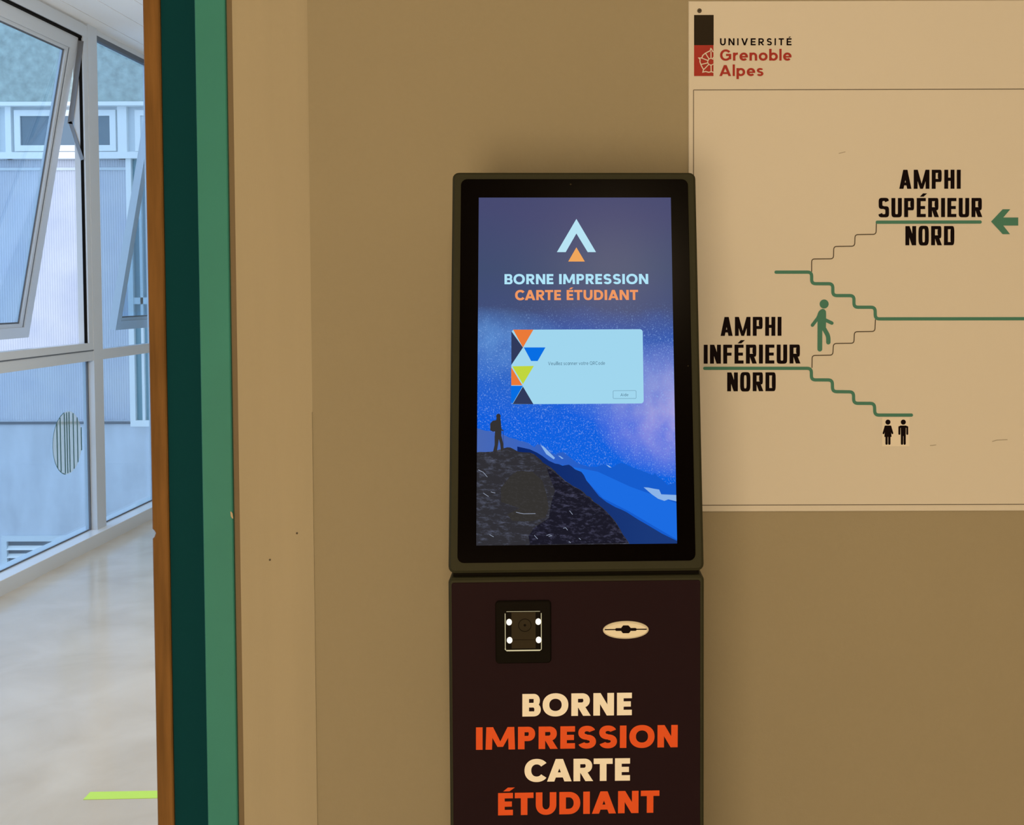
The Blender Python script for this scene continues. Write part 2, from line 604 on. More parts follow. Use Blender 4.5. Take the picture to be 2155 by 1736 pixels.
def glyph(ch, st):
    base = ACC.get(ch, ch)
    t, th, n = st['t'], st['th'], st['n']
    w = st['w'].get(base, DEFW.get(base, .6))
    P = []
    X = 0.72
    k = 0.55 if n < 3 else 0.30          # how far the round part of D, B, P, R reaches
    if base == 'I': P = [rect(0, 0, w, 1)]
    elif base == 'l': P = [rect(0, 0, w, 1.06)]
    elif base == 'i': P = [rect(0, 0, t, X), rect(0, .86, t, .86 + t)]
    elif base in 'OQ':
        P = ring(w / 2, .5, w / 2, .5 + .015, t, th, 0, 360, n)
        if base == 'Q': P += [[(w * .55, .30), (w * .55 + t, .30), (w, -.06), (w - t * 1.1, -.06)]]
    elif base in 'CG':
        a = 38 if n < 3 else 22
        P = ring(w / 2, .5, w / 2, .515, t, th, a, 360 - a, n)
        if base == 'G': P += [rect(w * .52, .42, w * .98, .42 + th), rect(w * .98 - t, .12, w * .98, .45)]
    elif base == 'D':
        cx = w * (1 - k)
        P = [rect(0, 0, t, 1), rect(t * .9, 0, cx, th), rect(t * .9, 1 - th, cx, 1)] + ring(cx, .5, w - cx, .5, t, th, -90, 90, n)
    elif base in 'PR':
        y0 = .36
        cx = w * (1 - k * .8)
        ry = (1 - y0) / 2
        P = [rect(0, 0, t, 1), rect(t * .9, y0, cx, y0 + th * .95), rect(t * .9, 1 - th, cx, 1)] + ring(cx, y0 + ry, w * .97 - cx, ry, t * .97, th * .97, -90, 90, n)
        if base == 'R': P += [[(w * .34, y0 + .04), (w * .34 + t * 1.1, y0 + .04), (w * 1.02, 0), (w * 1.02 - t * 1.15, 0)]]
    elif base == 'B':
        cx = w * (1 - k * .72)
        P = [rect(0, 0, t, 1), rect(t * .9, 0, cx, th * .92), rect(t * .9, .5 - th * .42, cx, .5 + th * .42), rect(t * .9, 1 - th * .92, cx, 1)]
        P += ring(cx, .75 - th * .21, w * .95 - cx, .25 + th * .21, t * .92, th * .88, -90, 90, n) + ring(cx, .25 + th * .21, w - cx, .25 + th * .21, t * .96, th * .88, -90, 90, n)
    elif base in 'EF':
        P = [rect(0, 0, t, 1), rect(t * .9, 1 - th, w, 1), rect(t * .9, .5 - th * .48, w * .93, .5 + th * .48)]
        if base == 'E': P.append(rect(t * .9, 0, w, th))
    elif base == 'H': P = [rect(0, 0, t, 1), rect(w - t, 0, w, 1), rect(t * .9, .5 - th / 2, w - t * .9, .5 + th / 2)]
    elif base == 'T': P = [rect(0, 1 - th, w, 1), rect(w / 2 - t / 2, 0, w / 2 + t / 2, 1 - th * .9)]
    elif base == 'U':
        ry = .45 if n < 3 else .30
        P = [rect(0, ry, t, 1), rect(w - t, ry, w, 1)] + ring(w / 2, ry, w / 2, ry + .012, t, th, 180, 360, n)
    elif base == 'N': P = [rect(0, 0, t, 1), rect(w - t, 0, w, 1), [(0, 1), (t * 1.08, 1), (w, 0), (w - t * 1.08, 0)]]
    elif base == 'M':
        sl = .035 if n < 3 else 0
        P = [[(0, 0), (t * .98, 0), (t * .98 + sl, 1), (sl, 1)], [(w - t * .98, 0), (w, 0), (w - sl, 1), (w - t * .98 - sl, 1)]]
        yb = .12 if n < 3 else .0
        q = t * .42 if n < 3 else t * .36
        P += [[(sl, 1), (sl + t * 1.02, 1), (w / 2 + q, yb), (w / 2 - q, yb)], [(w - sl - t * 1.02, 1), (w - sl, 1), (w / 2 + q, yb), (w / 2 - q, yb)]]
    elif base in 'AV':
        a, tt = t * .54, t * 1.08
        P = [[(0, 0), (tt, 0), (w / 2 + a, 1), (w / 2 - a, 1)], [(w - tt, 0), (w, 0), (w / 2 + a, 1), (w / 2 - a, 1)]]
        if base == 'A': P.append(rect(w * .24, .18, w * .76, .18 + th * .92))
        else: P = [[(x, 1 - y) for x, y in p] for p in P]
    elif base == 'v':
        a = t * .5
        P = [[(0, X), (t, X), (w / 2 + a, 0), (w / 2 - a, 0)], [(w - t, X), (w, X), (w / 2 + a, 0), (w / 2 - a, 0)]]
    elif base == 'z': P = [rect(0, 0, w, th), rect(0, X - th, w, X), [(0, th * .5), (t * 1.2, th * .5), (w, X - th * .5), (w - t * 1.2, X - th * .5)]]
    elif base in 'Ss':
        hgt = 1.0 if base == 'S' else X
        T = th if base == 'S' else th * .88
        ry = (hgt + T) / 4
        a = 22 if n < 3 else 12
        P = ring(w / 2, hgt - ry + .01, w * .48, ry, t * .95, T, a, 270, n) + ring(w / 2, ry - .01, w * .5, ry, t * .95, T, -180 + a, 90, n)
    elif base in 'oceadbp':
        wr = w
        if base == 'o': P = ring(w / 2, X / 2, w / 2, X / 2 + .01, t, th, 0, 360, n)
        elif base == 'c': P = ring(w * .55, X / 2, w * .55, X / 2 + .01, t, th, 42, 318, n)
        elif base == 'e': P = ring(w / 2, X / 2, w / 2, X / 2 + .01, t, th, 0, 318, n) + [rect(t * .6, X / 2 - th * .42, w - .01, X / 2 + th * .30)]
        else:
            P = ring(w / 2, X / 2, w / 2, X / 2 + .01, t, th, 0, 360, n)
            P.append({'a': rect(w - t, 0, w, X), 'd': rect(w - t, 0, w, 1.06), 'b': rect(0, 0, t, 1.06), 'p': rect(0, -.28, t, X)}[base])
    elif base in 'nu':
        ry = .34
        P = [rect(0, 0, t, X), rect(w - t, 0, w, X - ry)] + ring(w / 2, X - ry, w / 2, ry + .01, t, th, 0, 180, n)
        if base == 'u': P = [[(w - x, X - y) for x, y in p] for p in P]
    elif base == 'r': P = [rect(0, 0, t, X)] + ring(w * .95, X - .36, w * .95, .37, t, th, 88, 180, n)
    elif base == 't': P = [rect(w * .25, 0, w * .25 + t, .95), rect(0, X - th, w, X), rect(w * .25, 0, w, th * .9)]
    if ch == 'É':
        P = P + [[(w * .34, 1.07), (w * .34 + t * .95, 1.07), (w * .34 + t * 1.6 + .05, 1.24), (w * .34 + t * .55 + .05, 1.24)]]
    return w, P


def write(mb, pl, txt, style, pl0, pl1, cap_px, h):
    """one line of lettering between two measured baseline points on a surface"""
    st = STY[style]
    a, b = Vector(pl.px(*pl0)), Vector(pl.px(*pl1))
    up = Vector(pl.px(pl0[0], pl0[1] - cap_px)) - a
    x, items = 0.0, []
    for i, ch in enumerate(txt):
        if ch == ' ':
            x += 0.42 if style in ('bold', 'semi') else 0.34
            continue
        w, P = glyph(ch, st)
        items.append((x, P))
        x += w + st['gap']
        nxt = txt[i + 1] if i + 1 < len(txt) else ''
        pair = ch + nxt
        if pair in ('CA', 'AR', 'RT', 'TE', 'UD', 'DI', 'IA', 'AN', 'NT', 'ÉT', 'TU', 'BO', 'OR') and style in ('bold', 'semi'):
            x -= {'CA': .21, 'AR': .05, 'RT': .09, 'TE': .03, 'IA': .04, 'AN': .04, 'NT': .03, 'ÉT': .05, 'TU': .03, 'BO': .05, 'OR': .0}.get(pair, 0)
    x -= st['gap']
    e = (b - a) / x
    for x0, P in items:
        k = 3
        for p in P:
            if isinstance(p, Quad):
                z = p.layer
            else:
                k += 1
                z = k
            pts = [tuple(a + e * (x0 + q[0]) + up * q[1]) for q in p]
            mb.add([pl(q[0], q[1], h + z * 1.5e-5) for q in pts], [tuple(range(len(pts)))])


def dot_strip(pl, pts, off=(0, 0), sc=1.0):
    return [pl.px(off[0] + x / sc, off[1] + y / sc) for x, y in pts]


def wid(pl, at, n):
    return abs(pl.px(at[0] + n, at[1])[0] - pl.px(*at)[0])


# ================================================================== the setting
YW = 1.76                                # face of the wall behind the kiosk
CEIL, CEIL2 = 3.0, 3.073
XF = -2.95                               # inner face of the corridor's window wall


def col_x(px, y):
    return on_y(px, 868, y).x


xa, xb = col_x(315.5, YW), col_x(350.5, YW)
x_wall = col_x(501.5, YW)
x_pier = col_x(657.5, YW)
b = MB()
b.box(x_pier, 2.6, YW, YW + 0.16, 0, CEIL2)
b.box(x_wall - 0.012, x_pier, YW + 0.02, YW + 0.16, 0, CEIL2)
b.box(-1.75, x_wall - 0.012, YW, YW + 0.16, 2.2, CEIL2)
b.box(-3.05, -1.75, YW, YW + 0.16, 0, CEIL2)
wall = b.build('wall_back', M['wall'])
tag(wall, 'beige painted wall behind the kiosk', 'wall', 'structure')

b = MB()                                   # the board is slightly warped: its right edge sinks in at the top, stands out lower down
NX, NZ = 12, 24
gv = []
for k in range(NZ + 1):
    z = CEIL2 * k / NZ
    warp = 0.0016 - 0.0115 * max(0.0, min(1.0, (z - 0.95) / 1.05)) ** 1.2
    for i in range(NX + 1):
        u = i / NX
        gv.append((x_wall + (x_pier - x_wall) * u, YW - 0.0006 - warp * u * u, z))
b.add(gv, [(k * (NX + 1) + i, k * (NX + 1) + i + 1, (k + 1) * (NX + 1) + i + 1, (k + 1) * (NX + 1) + i) for k in range(NZ) for i in range(NX)])
b.box(x_wall, x_pier, YW + .012, YW + .02, 0, CEIL2)
b.box(x_pier - .0006, x_pier, YW - .0018, YW + .0005, 0, 1.3)
pier = b.build('wall_pier', M['pier'], smooth=True)
tag(pier, 'beige boarded strip of wall between green door frame and kiosk wall', 'wall', 'structure')
for x, y in ((568, 1178), (625, 1122)):
    b = MB()
    pl = Plane((0, YW - 0.0012, 0), (1, 0, 0), (0, 0, 1))
    c = pl.px(x, y)
    b.prism(pl, [(c[0] + .0017 * math.cos(i * .785), c[1] + .0017 * math.sin(i * .785)) for i in range(8)], 0, 0.0006)
    b.build('nail_head', M['rule'], pier)

# door frame: brown sealed strip, green architrave, deep teal panel, varnished wooden edge
door = thing('door_1', (col_x(420, YW), YW, 0), 'green, teal and varnished wood frame edging the open doorway', 'door frame', 'structure')
b = MB()
b.box(col_x(486, YW) - 0.006, x_wall + 0.001, YW + 0.004, YW + 0.10, 0, 2.2)
b.build('sealed_strip', M['strip'], door)
xg0, xg1 = col_x(423, YW - 0.004), col_x(486.5, YW - 0.004)
b = MB()
pl = Plane((0, YW + 0.06, 0), (1, 0, 0), (0, 0, 1))
b.prism(pl, [(xg0, 0), (xg1, 0), (xg1, 2.2), (xg0, 2.2)], 0.0, 0.064, 0.0016)
g = b.build('architrave', M['green'], door)
c = Plane((0, YW - 0.004, 0), (1, 0, 0), (0, 0, 1))
b = MB()
b.prism(c, [c.px(485, 1077), c.px(486.5, 1076), c.px(489.5, 1080), c.px(491, 1091), c.px(489, 1091), c.px(486, 1086)], 0.0, 0.0006)
b.build('paint_chip', M['chip'], g)
b = MB()
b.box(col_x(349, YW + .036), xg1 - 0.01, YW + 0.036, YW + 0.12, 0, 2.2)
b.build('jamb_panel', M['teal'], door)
yj = YW + 0.03
pl = Plane((0, yj + 0.06, 0), (1, 0, 0), (0, 0, 1))
x0, x1 = col_x(315.5, yj), col_x(350.5, yj)
n0, n1, n2 = on_y(320, 1113, yj), on_y(327, 1122, yj), on_y(320, 1134, yj)
b = MB()
b.prism(pl, [(x0, 0), (x1, 0), (x1, 2.2), (x0, 2.2), (x0, n0.z), (x0 + .003, n0.z - .003), (x0 + .0055, n1.z), (x0 + .003, n2.z + .003), (x0, n2.z)], 0.0, 0.06, 0.002)
w_ = b.build('wooden_edge', M['wood'], door)

# rest of the two rooms
b = MB(); b.box(-3.0, 2.6, -2.9, 9.3, -0.12, 0.0)
tag(b.build('floor', M['floor']), 'pale polished stone floor reflecting the windows', 'floor', 'structure')
b = MB(); b.box(-3.2, 2.6, -2.9, YW + .001, CEIL, CEIL + .12)
tag(b.build('ceiling', M['white']), 'white ceiling over the kiosk room', 'ceiling', 'structure')
b = MB()
for i in range(14):
    xx = -3.10 + i * 0.2
    b.box(xx, xx + 0.194, YW + .16, 9.3, CEIL2, CEIL2 + .03)
b.box(-3.2, 0, YW + .001, 9.3, CEIL2 + .03, CEIL2 + .12)
tag(b.build('ceiling_corridor', M['white']), 'white plank ceiling over the corridor beyond the doorway', 'ceiling', 'structure')
b = MB(); b.box(2.6, 2.7, -2.9, YW + .16, 0, CEIL2)
tag(b.build('wall_right', M['plain']), 'plain wall on the right of the room', 'wall', 'structure')
b = MB(); b.box(-3.2, -3.05, -2.9, YW + .16, 0, CEIL2)
tag(b.build('wall_left', M['plain']), 'plain wall on the left of the room', 'wall', 'structure')
b = MB(); b.box(-3.2, 2.7, -3.0, -2.9, 0, CEIL2)
tag(b.build('wall_front', M['plain']), 'plain wall behind the viewer', 'wall', 'structure')
b = MB(); b.box(-0.25, -0.15, YW + .16, 9.3, 0, CEIL2)
tag(b.build('wall_corridor', M['plain']), 'plain inner wall of the corridor', 'wall', 'structure')
b = MB(); b.box(-3.1, -0.15, 9.3, 9.4, 0, CEIL2)
tag(b.build('wall_corridor_end', M['plain']), 'plain end wall of the corridor', 'wall', 'structure')

# ------------------------------------------------------------------ window wall of the corridor
XM = XF - 0.05                            # mullions stand back on the floor rail
ZT0, ZT1 = 1.090, 1.151                   # transom
ZS = 0.074                                # top of the floor rail
ZH = 3.025                                # underside of the head
b = MB()
b.box(XF - .17, XF, YW + .16, 9.3, 0.0, ZS)
b.box(XM - .075, XM - .02, YW + .16, 9.3, ZH, CEIL2)
sill = b.build('trim_1', M['sill'])
b = MB(); b.box(XF - .17, XF + .0005, YW + .16, 9.3, ZS, ZS + .003)  # thin added sheet that paints the rail's top face as daylit
b.build('daylit_rail_top', M['cap'], sill)
tag(sill, 'pale aluminium floor rail and head rail of the window wall', 'window rail', 'structure')


def window(name, label, y0, y1, opening):
    """one bay of the glazed wall between two mullions; y1 side mullion belongs to it"""
    r = thing(name, (XM, y0, 0), label, 'window', 'structure')
    b = MB()
    b.box(XM - .07, XM, y1, y1 + (.115 if abs(y1 - 6.345) < .01 else .10), ZS, CEIL2)
    b.build('mullion', M['alu'], r)
    b = MB()
    b.box(XM - .06, XM - .004, y0, y1, ZT0, ZT1)
    b.build('transom', M['alu'], r)
    b = MB()
    b.box(XM - .052, XM - .046, y0, y1, ZS, ZT0)
    b.build('lower_pane', M['glass'], r)
    b = MB()                               # glazing beads and gaskets of the lower pane
    for s in (y0, y1):
        d = -1 if s == y1 else 1
        b.box(XM - .046, XM - .036, min(s, s + d * .012), max(s, s + d * .012), ZS, ZT0)
    b.box(XM - .046, XM - .040, y0, y1, ZS + .003, ZS + .010)
    b.build('gasket', M['gasket'], r)
    if not opening:
        b = MB(); b.box(XM - .052, XM - .046, y0, y1, ZT1, ZH)
        b.build('upper_pane', M['glass'], r)
        b = MB()
        b.box(XM - .046, XM - .018, y0, y1, ZH - .012, ZH + .016)
        b.build('head_gasket', M['gasket'], r)
        return r
    # outer frame of the opening light
    t = .05
    b = MB()
    for a, c in ((y0, y0 + t), (y1 - t, y1)):
        b.box(XM - .065, XM - .004, a, c, ZT1 + .045, ZH - .035)
    b.box(XM - .065, XM - .002, y0, y1, ZT1, ZT1 + .045)
    b.box(XM - .065, XM - .002, y0, y1, ZH - .035, ZH + .034)
    fr = b.build('opening_frame', M['alu'], r)
    b = MB()
    b.box(XM - .030, XM - .013, y1 - t - .003, y1 - t, ZT1 + .045, ZH - .035)
    b.box(XM - .030, XM - .013, y0 + t, y0 + t + .003, ZT1 + .045, ZH - .035)
    b.box(XM - .028, XM - .010, y0 + t, y1 - t, ZH - .047, ZH - .035)
    b.build('frame_gasket', M['dark'], fr)
    # the top-hung sash, swung outwards
    ya, yb = y0 + t + .004, y1 - t - .004
    hz = ZH - .045
    ang = math.radians(10.6)
    hgt = hz - (ZT1 + .05)
    sash_o = Vector((XM - .030, ya, hz))
    U, V = Vector((0, 1, 0)), Vector((math.sin(ang), 0, math.cos(ang)))   # up along the sash
    pl = Plane(sash_o, U, V)               # normal points indoors
    wd = yb - ya
    b = MB()
    ow, fl = .064, .020                    # stile width, flange
    for q in ([(0, -hgt), (ow, -hgt), (ow, 0), (0, 0)], [(wd - ow, -hgt), (wd, -hgt), (wd, 0), (wd - ow, 0)],
              [(ow, -hgt), (wd - ow, -hgt), (wd - ow, -hgt + .062), (ow, -hgt + .062)], [(ow, -.075), (wd - ow, -.075), (wd - ow, 0), (ow, 0)]):
        b.prism(pl, q, -.05, 0.0)
    # raised inner bead
    i0, i1 = ow - .004, ow + .027
    for q in ([(i0, -hgt + .058), (i1, -hgt + .058), (i1, -.07), (i0, -.07)], [(wd - i1, -hgt + .058), (wd - i0, -hgt + .058), (wd - i0, -.07), (wd - i1, -.07)],
              [(i1, -hgt + .058), (wd - i1, -hgt + .058), (wd - i1, -hgt + .082), (i1, -hgt + .082)], [(i1, -.094), (wd - i1, -.094), (wd - i1, -.07), (i1, -.07)]):
        b.prism(pl, q, -.044, -.010)
    sash = b.build('sash', M['alu'], r)
    b = MB()
    b.prism(pl, [(i1, -hgt + .082), (wd - i1, -hgt + .082), (wd - i1, -.094), (i1, -.094)], -.032, -.026)
    b.build('sash_pane', M['glass'], sash)
    b = MB()
    j = i1 + .010
    for q in ([(i1, -hgt + .082), (j, -hgt + .082), (j, -.094), (i1, -.094)], [(wd - j, -hgt + .082), (wd - i1, -hgt + .082), (wd - i1, -.094), (wd - j, -.094)],
              [(i1, -hgt + .082), (wd - i1, -hgt + .082), (wd - i1, -hgt + .090), (i1, -hgt + .090)], [(i1, -.102), (wd - i1, -.102), (wd - i1, -.094), (i1, -.094)]):
        b.prism(pl, q, -.026, -.022)
    b.build('pane_gasket', M['gasket'], sash)
    b = MB()
    for q in ([(ow, -hgt + .063), (ow + .005, -hgt + .063), (ow + .005, -.076), (ow, -.076)], [(wd - ow - .005, -hgt + .063), (wd - ow, -hgt + .063), (wd - ow, -.076), (wd - ow - .005, -.076)]):
        b.prism(pl, q, -.012, -.008)
    b.build('sash_groove', M['gasket'], sash)
    b = MB(); b.box(XM - .02, XM - .001, y0, y1, ZT1 - .003, ZT1 + .004)
    b.build('joint_line', M['gasket'], r)
    # folding stay at the far jamb
    for s in (y1 - t - .006, y0 + t + .006):
        def bar(p, q, w):
            m = MB()
            p, q = Vector(p), Vector(q)
            d = (q - p).normalized()
            nn = Vector((0, 1, 0))
            side = d.cross(nn).normalized() * w / 2
            m.add([p + side - nn * .002, q + side - nn * .002, q - side - nn * .002, p - side - nn * .002,
                   p + side + nn * .002, q + side + nn * .002, q - side + nn * .002, p - side + nn * .002],
                  [(0, 1, 2, 3), (7, 6, 5, 4), (0, 4, 5, 1), (1, 5, 6, 2), (2, 6, 7, 3), (3, 7, 4, 0)])
            return m
        zk = hz - .50
        xk = XM - .030 - math.sin(ang) * .455 + .028
        bar((XM - .012, s, hz - .02), (xk, s, zk), .030).build('stay_arm', M['steel'], sash)
        bar((xk, s, zk + .012), (XM - .018, s, zk - .21), .020).build('stay_arm', M['steel'], sash)
    return r


window('window_1', 'aluminium window bay with open top-hung sash left of the mullion', 4.6, 6.345, True)
window('window_2', 'narrow fixed aluminium window bay beside the wooden door edge', 6.46, 7.27, False)
window('window_3', 'far window bay whose open sash shows through the narrow pane', 7.37, 9.0, True)
window('window_4', 'fixed window bay nearest the doorway', 3.25, 4.5, False)
window('window_5', 'fixed window bay beside the wall at the doorway', 2.0, 3.15, False)

# striped round sticker on the lower pane
spl = Plane((XM - .0455, 6.10, 0.635), (0, 1, 0), (0, 0, 1))
st = thing('window_sticker', (XM - .0455, 6.10, .635), 'round pale sticker with dark vertical stripes on the lower window pane', 'sticker')
b = MB()
b.disc(spl, (0, 0), .170, .180, 0.0006, 40)
b.build('backing_film', M['frost'], st)
b = MB()
for sx in (120, 127, 136, 141, 146, 154.5, 163, 171):
    a = spl.px(sx, 931)[0]
    hh = .180 * math.sqrt(max(0.02, 1 - (a / .174) ** 2)) * .97
    b.strip(spl, [(a, -hh), (a, hh)], .012, .0012)
b.strip(spl, [(.170 * math.cos(i * .1257), .180 * math.sin(i * .1257)) for i in range(14, 37)], .005, .0012)
b.build('stripes', M['stripe'], st)

# tape on the corridor floor
pts = [on_z(x, y, 0.0) for x, y in ((175, 1683), (190, 1667), (327, 1664.5), (327, 1680))]
pts[2] = pts[1] + (pts[2] - pts[1]) * 3.2
pts[3] = pts[0] + (pts[3] - pts[0]) * 3.0
fp = Plane((0, 0, 0), (1, 0, 0), (0, 1, 0))
b = MB()
b.prism(fp, [(q.x, q.y) for q in reversed(pts)], 0.0, 0.0012)
tag(b.build('floor_tape', M['tape']), 'bright yellow-green tape strip stuck on the corridor floor', 'tape')

# ------------------------------------------------------------------ the building across the courtyard
YB = 10.0
bp_ = Plane((0, YB, 0), (1, 0, 0), (0, 0, 1))


def bx(px, py):
    q = on_y(px, py, YB)
    return q.x, q.z


bl = thing('building', (-5.0, YB, -1.6), 'pale building across the courtyard with white window band, seen through the glass', 'building')
XL, XR = -9.5, -3.2
z1, z2, z3 = bx(150, 217)[1], bx(150, 335)[1], bx(150, 885)[1]
b = MB(); b.box(XL, XR, YB, YB + .3, z1, 6.5); b.build('upper_wall', M['concrete'], bl)
b = MB(); b.box(XL, XR, YB - .08, YB + .3, z1 - .035, z1)
b.build('upper_ledge', M['ledge'], bl)
b = MB(); b.box(XL, XR, YB + .02, YB + .3, z2, z1 - .035); b.build('window_band', M['band'], bl)
for x0, x1 in ((13, 25), (249, 268)):
    b = MB(); b.box(bx(x0, 260)[0], bx(x1, 260)[0], YB - .02, YB + .02, z2, z1 - .03)
    b.build('batten', M['ledge'], bl)
b = MB(); b.box(XL, XR, YB - .06, YB + .3, z2, z2 + .06); b.build('lower_ledge', M['ledge'], bl)


def far_window(x0, y0, x1, y1, fw, pane):
    a, t = bx(x0, y0)
    c, d = bx(x1, y1)
    m = MB()
    for q in ((a, a + fw, d + fw, t - fw), (c - fw, c, d + fw, t - fw), (a, c, t - fw, t), (a, c, d, d + fw)):
        m.box(q[0], q[1], YB - .01, YB + .05, q[2], q[3])
    fr = m.build('window_frame', M['ledge'], bl)
    m = MB(); m.box(a + fw, c - fw, YB + .005, YB + .015, d + fw, t - fw)
    m.build('window_pane', pane, fr)


far_window(30, 232, 245, 318, .055, M['dusk'])
far_window(284, 232, 480, 318, .05, M['band'])
far_window(-225, 232, -4, 318, .055, M['dusk'])
b = MB()
rx = bx(272, 600)[0]
b.box(XL, rx, YB + .03, YB + .3, z3, z2); b.build('fluted_wall', M['ribbed'], bl)
b = MB()
b.box(XL, rx, YB + .015, YB + .03, z2 - .10, z2 - .075)
b.build('cladding_rail', M['band'], bl)  # narrow pale rail near the top of the fluted wall
b = MB()
b.box(rx, rx + .048, YB - .03, YB + .3, bx(270, 897)[1], z2)
b.box(rx + .048, XR, YB - .03, YB + .3, bx(270, 897)[1], bx(270, 884)[1])
b.box(rx + .048, XR, YB - .02, YB + .3, bx(300, 640)[1], bx(300, 626)[1])
b.box(rx + .11, rx + .135, YB - .02, YB + .3, bx(270, 884)[1], z2)
dfr = b.build('door_frame', M['ledge'], bl)
b = MB(); b.box(rx + .048, XR, YB + .01, YB + .3, bx(270, 884)[1], z2); b.build('door_pane', M['tealglass'], dfr)
b = MB(); b.box(XL, XR, YB - .015, YB + .3, -1.6, z3); b.build('stained_plinth', M['plinth'], bl)
b = MB(); b.box(XL, rx, YB - .03, YB + .01, z3 - .03, z3 - .008); b.build('plinth_edge', M['gasket'], bl)
v0, v1 = bx(20, 1137), bx(122, 1200)
b = MB()
for q in ((v0[0] - .05, v0[0], -1.42, v0[1] + .05), (v1[0] + .6, v1[0] + .65, -1.42, v0[1] + .05), (v0[0], v1[0] + .6, v0[1], v0[1] + .05)):
    b.box(q[0], q[1], YB - .05, YB - .01, q[2], q[3])
lv = b.build('louvre', M['band'], bl)
b = MB(); b.box(v0[0], v1[0] + .6, YB - .02, YB - .012, -1.42, v0[1]); b.build('louvre_recess', M['gasket'], lv)
b = MB()
for i in range(6):
    z = v0[1] - .045 - i * .075
    b.add([(v0[0], YB - .02, z), (v1[0] + .6, YB - .02, z), (v1[0] + .6, YB - .055, z - .035), (v0[0], YB - .055, z - .035)], [(0, 1, 2, 3)])
b.build('louvre_slats', M['ledge'], lv, fix=False)
b = MB(); b.box(-9.5, -3.06, -3, 12, -1.72, -1.6)
tag(b.build('ground', M['ground']), 'grey paving of the courtyard below the windows', 'ground', 'structure')

# ================================================================== the direction sign
SY = YW - 0.004
sp = Plane((0, SY, 0), (1, 0, 0), (0, 0, 1))
sx0, sz1 = sp.px(1449, 2)
sz0 = sp.px(1800, 1076)[1]
sx1 = sx0 + 1.189
sign = thing('direction_sign', (sx0, YW, sz0), 'large white wall sign with green stair diagram and black lecture hall directions', 'sign')
b = MB(); b.prism(Plane((0, YW, 0), (1, 0, 0), (0, 0, 1)), [(sx0, sz0), (sx1, sz0), (sx1, sz1), (sx0, sz1)], 0.0002, 0.004, 0.0012)
b.build('sign_panel', M['sign'], sign)
HP = 0.0005
b = MB()
ri = sp.px(1459.5, 189.4); rb = sp.px(1500, 1063)[1]
lw = .0011
for q in ([(ri[0], ri[1]), (sx1 - .008, ri[1])], [(ri[0], rb), (ri[0], ri[1])], [(ri[0], rb), (sx1 - .008, rb)], [(sx1 - .008, rb), (sx1 - .008, ri[1])]):
    b.strip(sp, q, lw, HP)
b.build('border_rule', M['rule'], sign)
for x, y in ((1472, 22.7), (0, 0)):
    c = sp.px(x, y) if x else (sx1 - .018, sz1 - .016)
    b = MB(); b.prism(sp, [(c[0] + .0037 * math.cos(i * .5236), c[1] + .0037 * math.sin(i * .5236)) for i in range(12)], 0, .0016, .0006)
    b.build('screw', M['rule'], sign)
    if x:
        b = MB(); b.strip(sp, [(c[0] - .0022, c[1] - .0008), (c[0] + .0022, c[1] + .0008)], .0008, .0019)
        b.build('screw_slot', M['ink'], sign.children[-1])
# emblem
lg = MB(); q0, q1 = sp.px(1460.6, 31.7), sp.px(1501.8, 95.1)
lg.poly(sp, rect(q0[0], q1[1], q1[0], q0[1]), HP)
lg.build('emblem_black_field', M['ink_soft'], sign)
q2 = sp.px(1501.4, 160)
lg = MB(); lg.poly(sp, rect(q0[0], q2[1], q2[0], q1[1]), HP)
red = lg.build('emblem_red_field', M['red'], sign)


def zl(x, y):                              # points measured on a close look at the emblem
    return Vector(sp.px(1430 + x / 7.183, y / 7.183))


rose = MB()
lim = q2[0]


def rline(pts, w):
    run = []
    for p, q in zip(pts, pts[1:]):
        p, q = Vector(p), Vector(q)
        if p.x <= lim and not run:
            run = [p]
        if p.x <= lim and q.x <= lim:
            run.append(q)
        elif p.x <= lim < q.x:
            rose.strip(sp, run + [p + (q - p) * ((lim - p.x) / (q.x - p.x))], w, HP * 2)
            run = []
        elif q.x <= lim < p.x:
            run = [q + (p - q) * ((lim - q.x) / (p.x - q.x)), q]
    if len(run) > 1:
        rose.strip(sp, run, w, HP * 2)


u_ = (zl(10, 0) - zl(0, 0)).x / 10
outer = [(515, 790), (497, 775), (484, 745), (472, 735), (462, 770), (430, 785), (385, 810), (350, 840), (340, 870), (325, 880), (290, 878), (310, 900), (308, 935), (325, 985), (345, 1025), (362, 1050), (352, 1092), (395, 1082), (440, 1095), (480, 1085), (515, 1095)]
rline([zl(*p) for p in outer], 16 * u_)
for p in (((475, 890), (475, 780)), ((450, 900), (390, 805)), ((438, 920), (335, 880)), ((435, 950), (330, 975)), ((445, 970), (370, 1050)), ((475, 980), (478, 1085)), ((495, 900), (515, 860))):
    rline([zl(*p[0]), zl(*p[1])], 15 * u_)
rline([zl(475 + 50 * math.cos(i * .262), 935 + 50 * math.sin(i * .262)) for i in range(25)], 13 * u_)
rose.build('rosette', M['sign'], red)
b = MB(); write(b, sp, 'UNIVERSITÉ', 'med', (1515.2, 95.5), (1665.7, 95.5), 14.8, HP); b.build('logo_lettering', M['ink'], sign)
b = MB()
write(b, sp, 'Grenoble', 'low', (1515.2, 127.7), (1665.7, 127.6), 23.2, HP)
write(b, sp, 'Alpes', 'low', (1513.8, 160.1), (1606.5, 160.0), 23.0, HP)
b.build('logo_lettering', M['red'], sign)
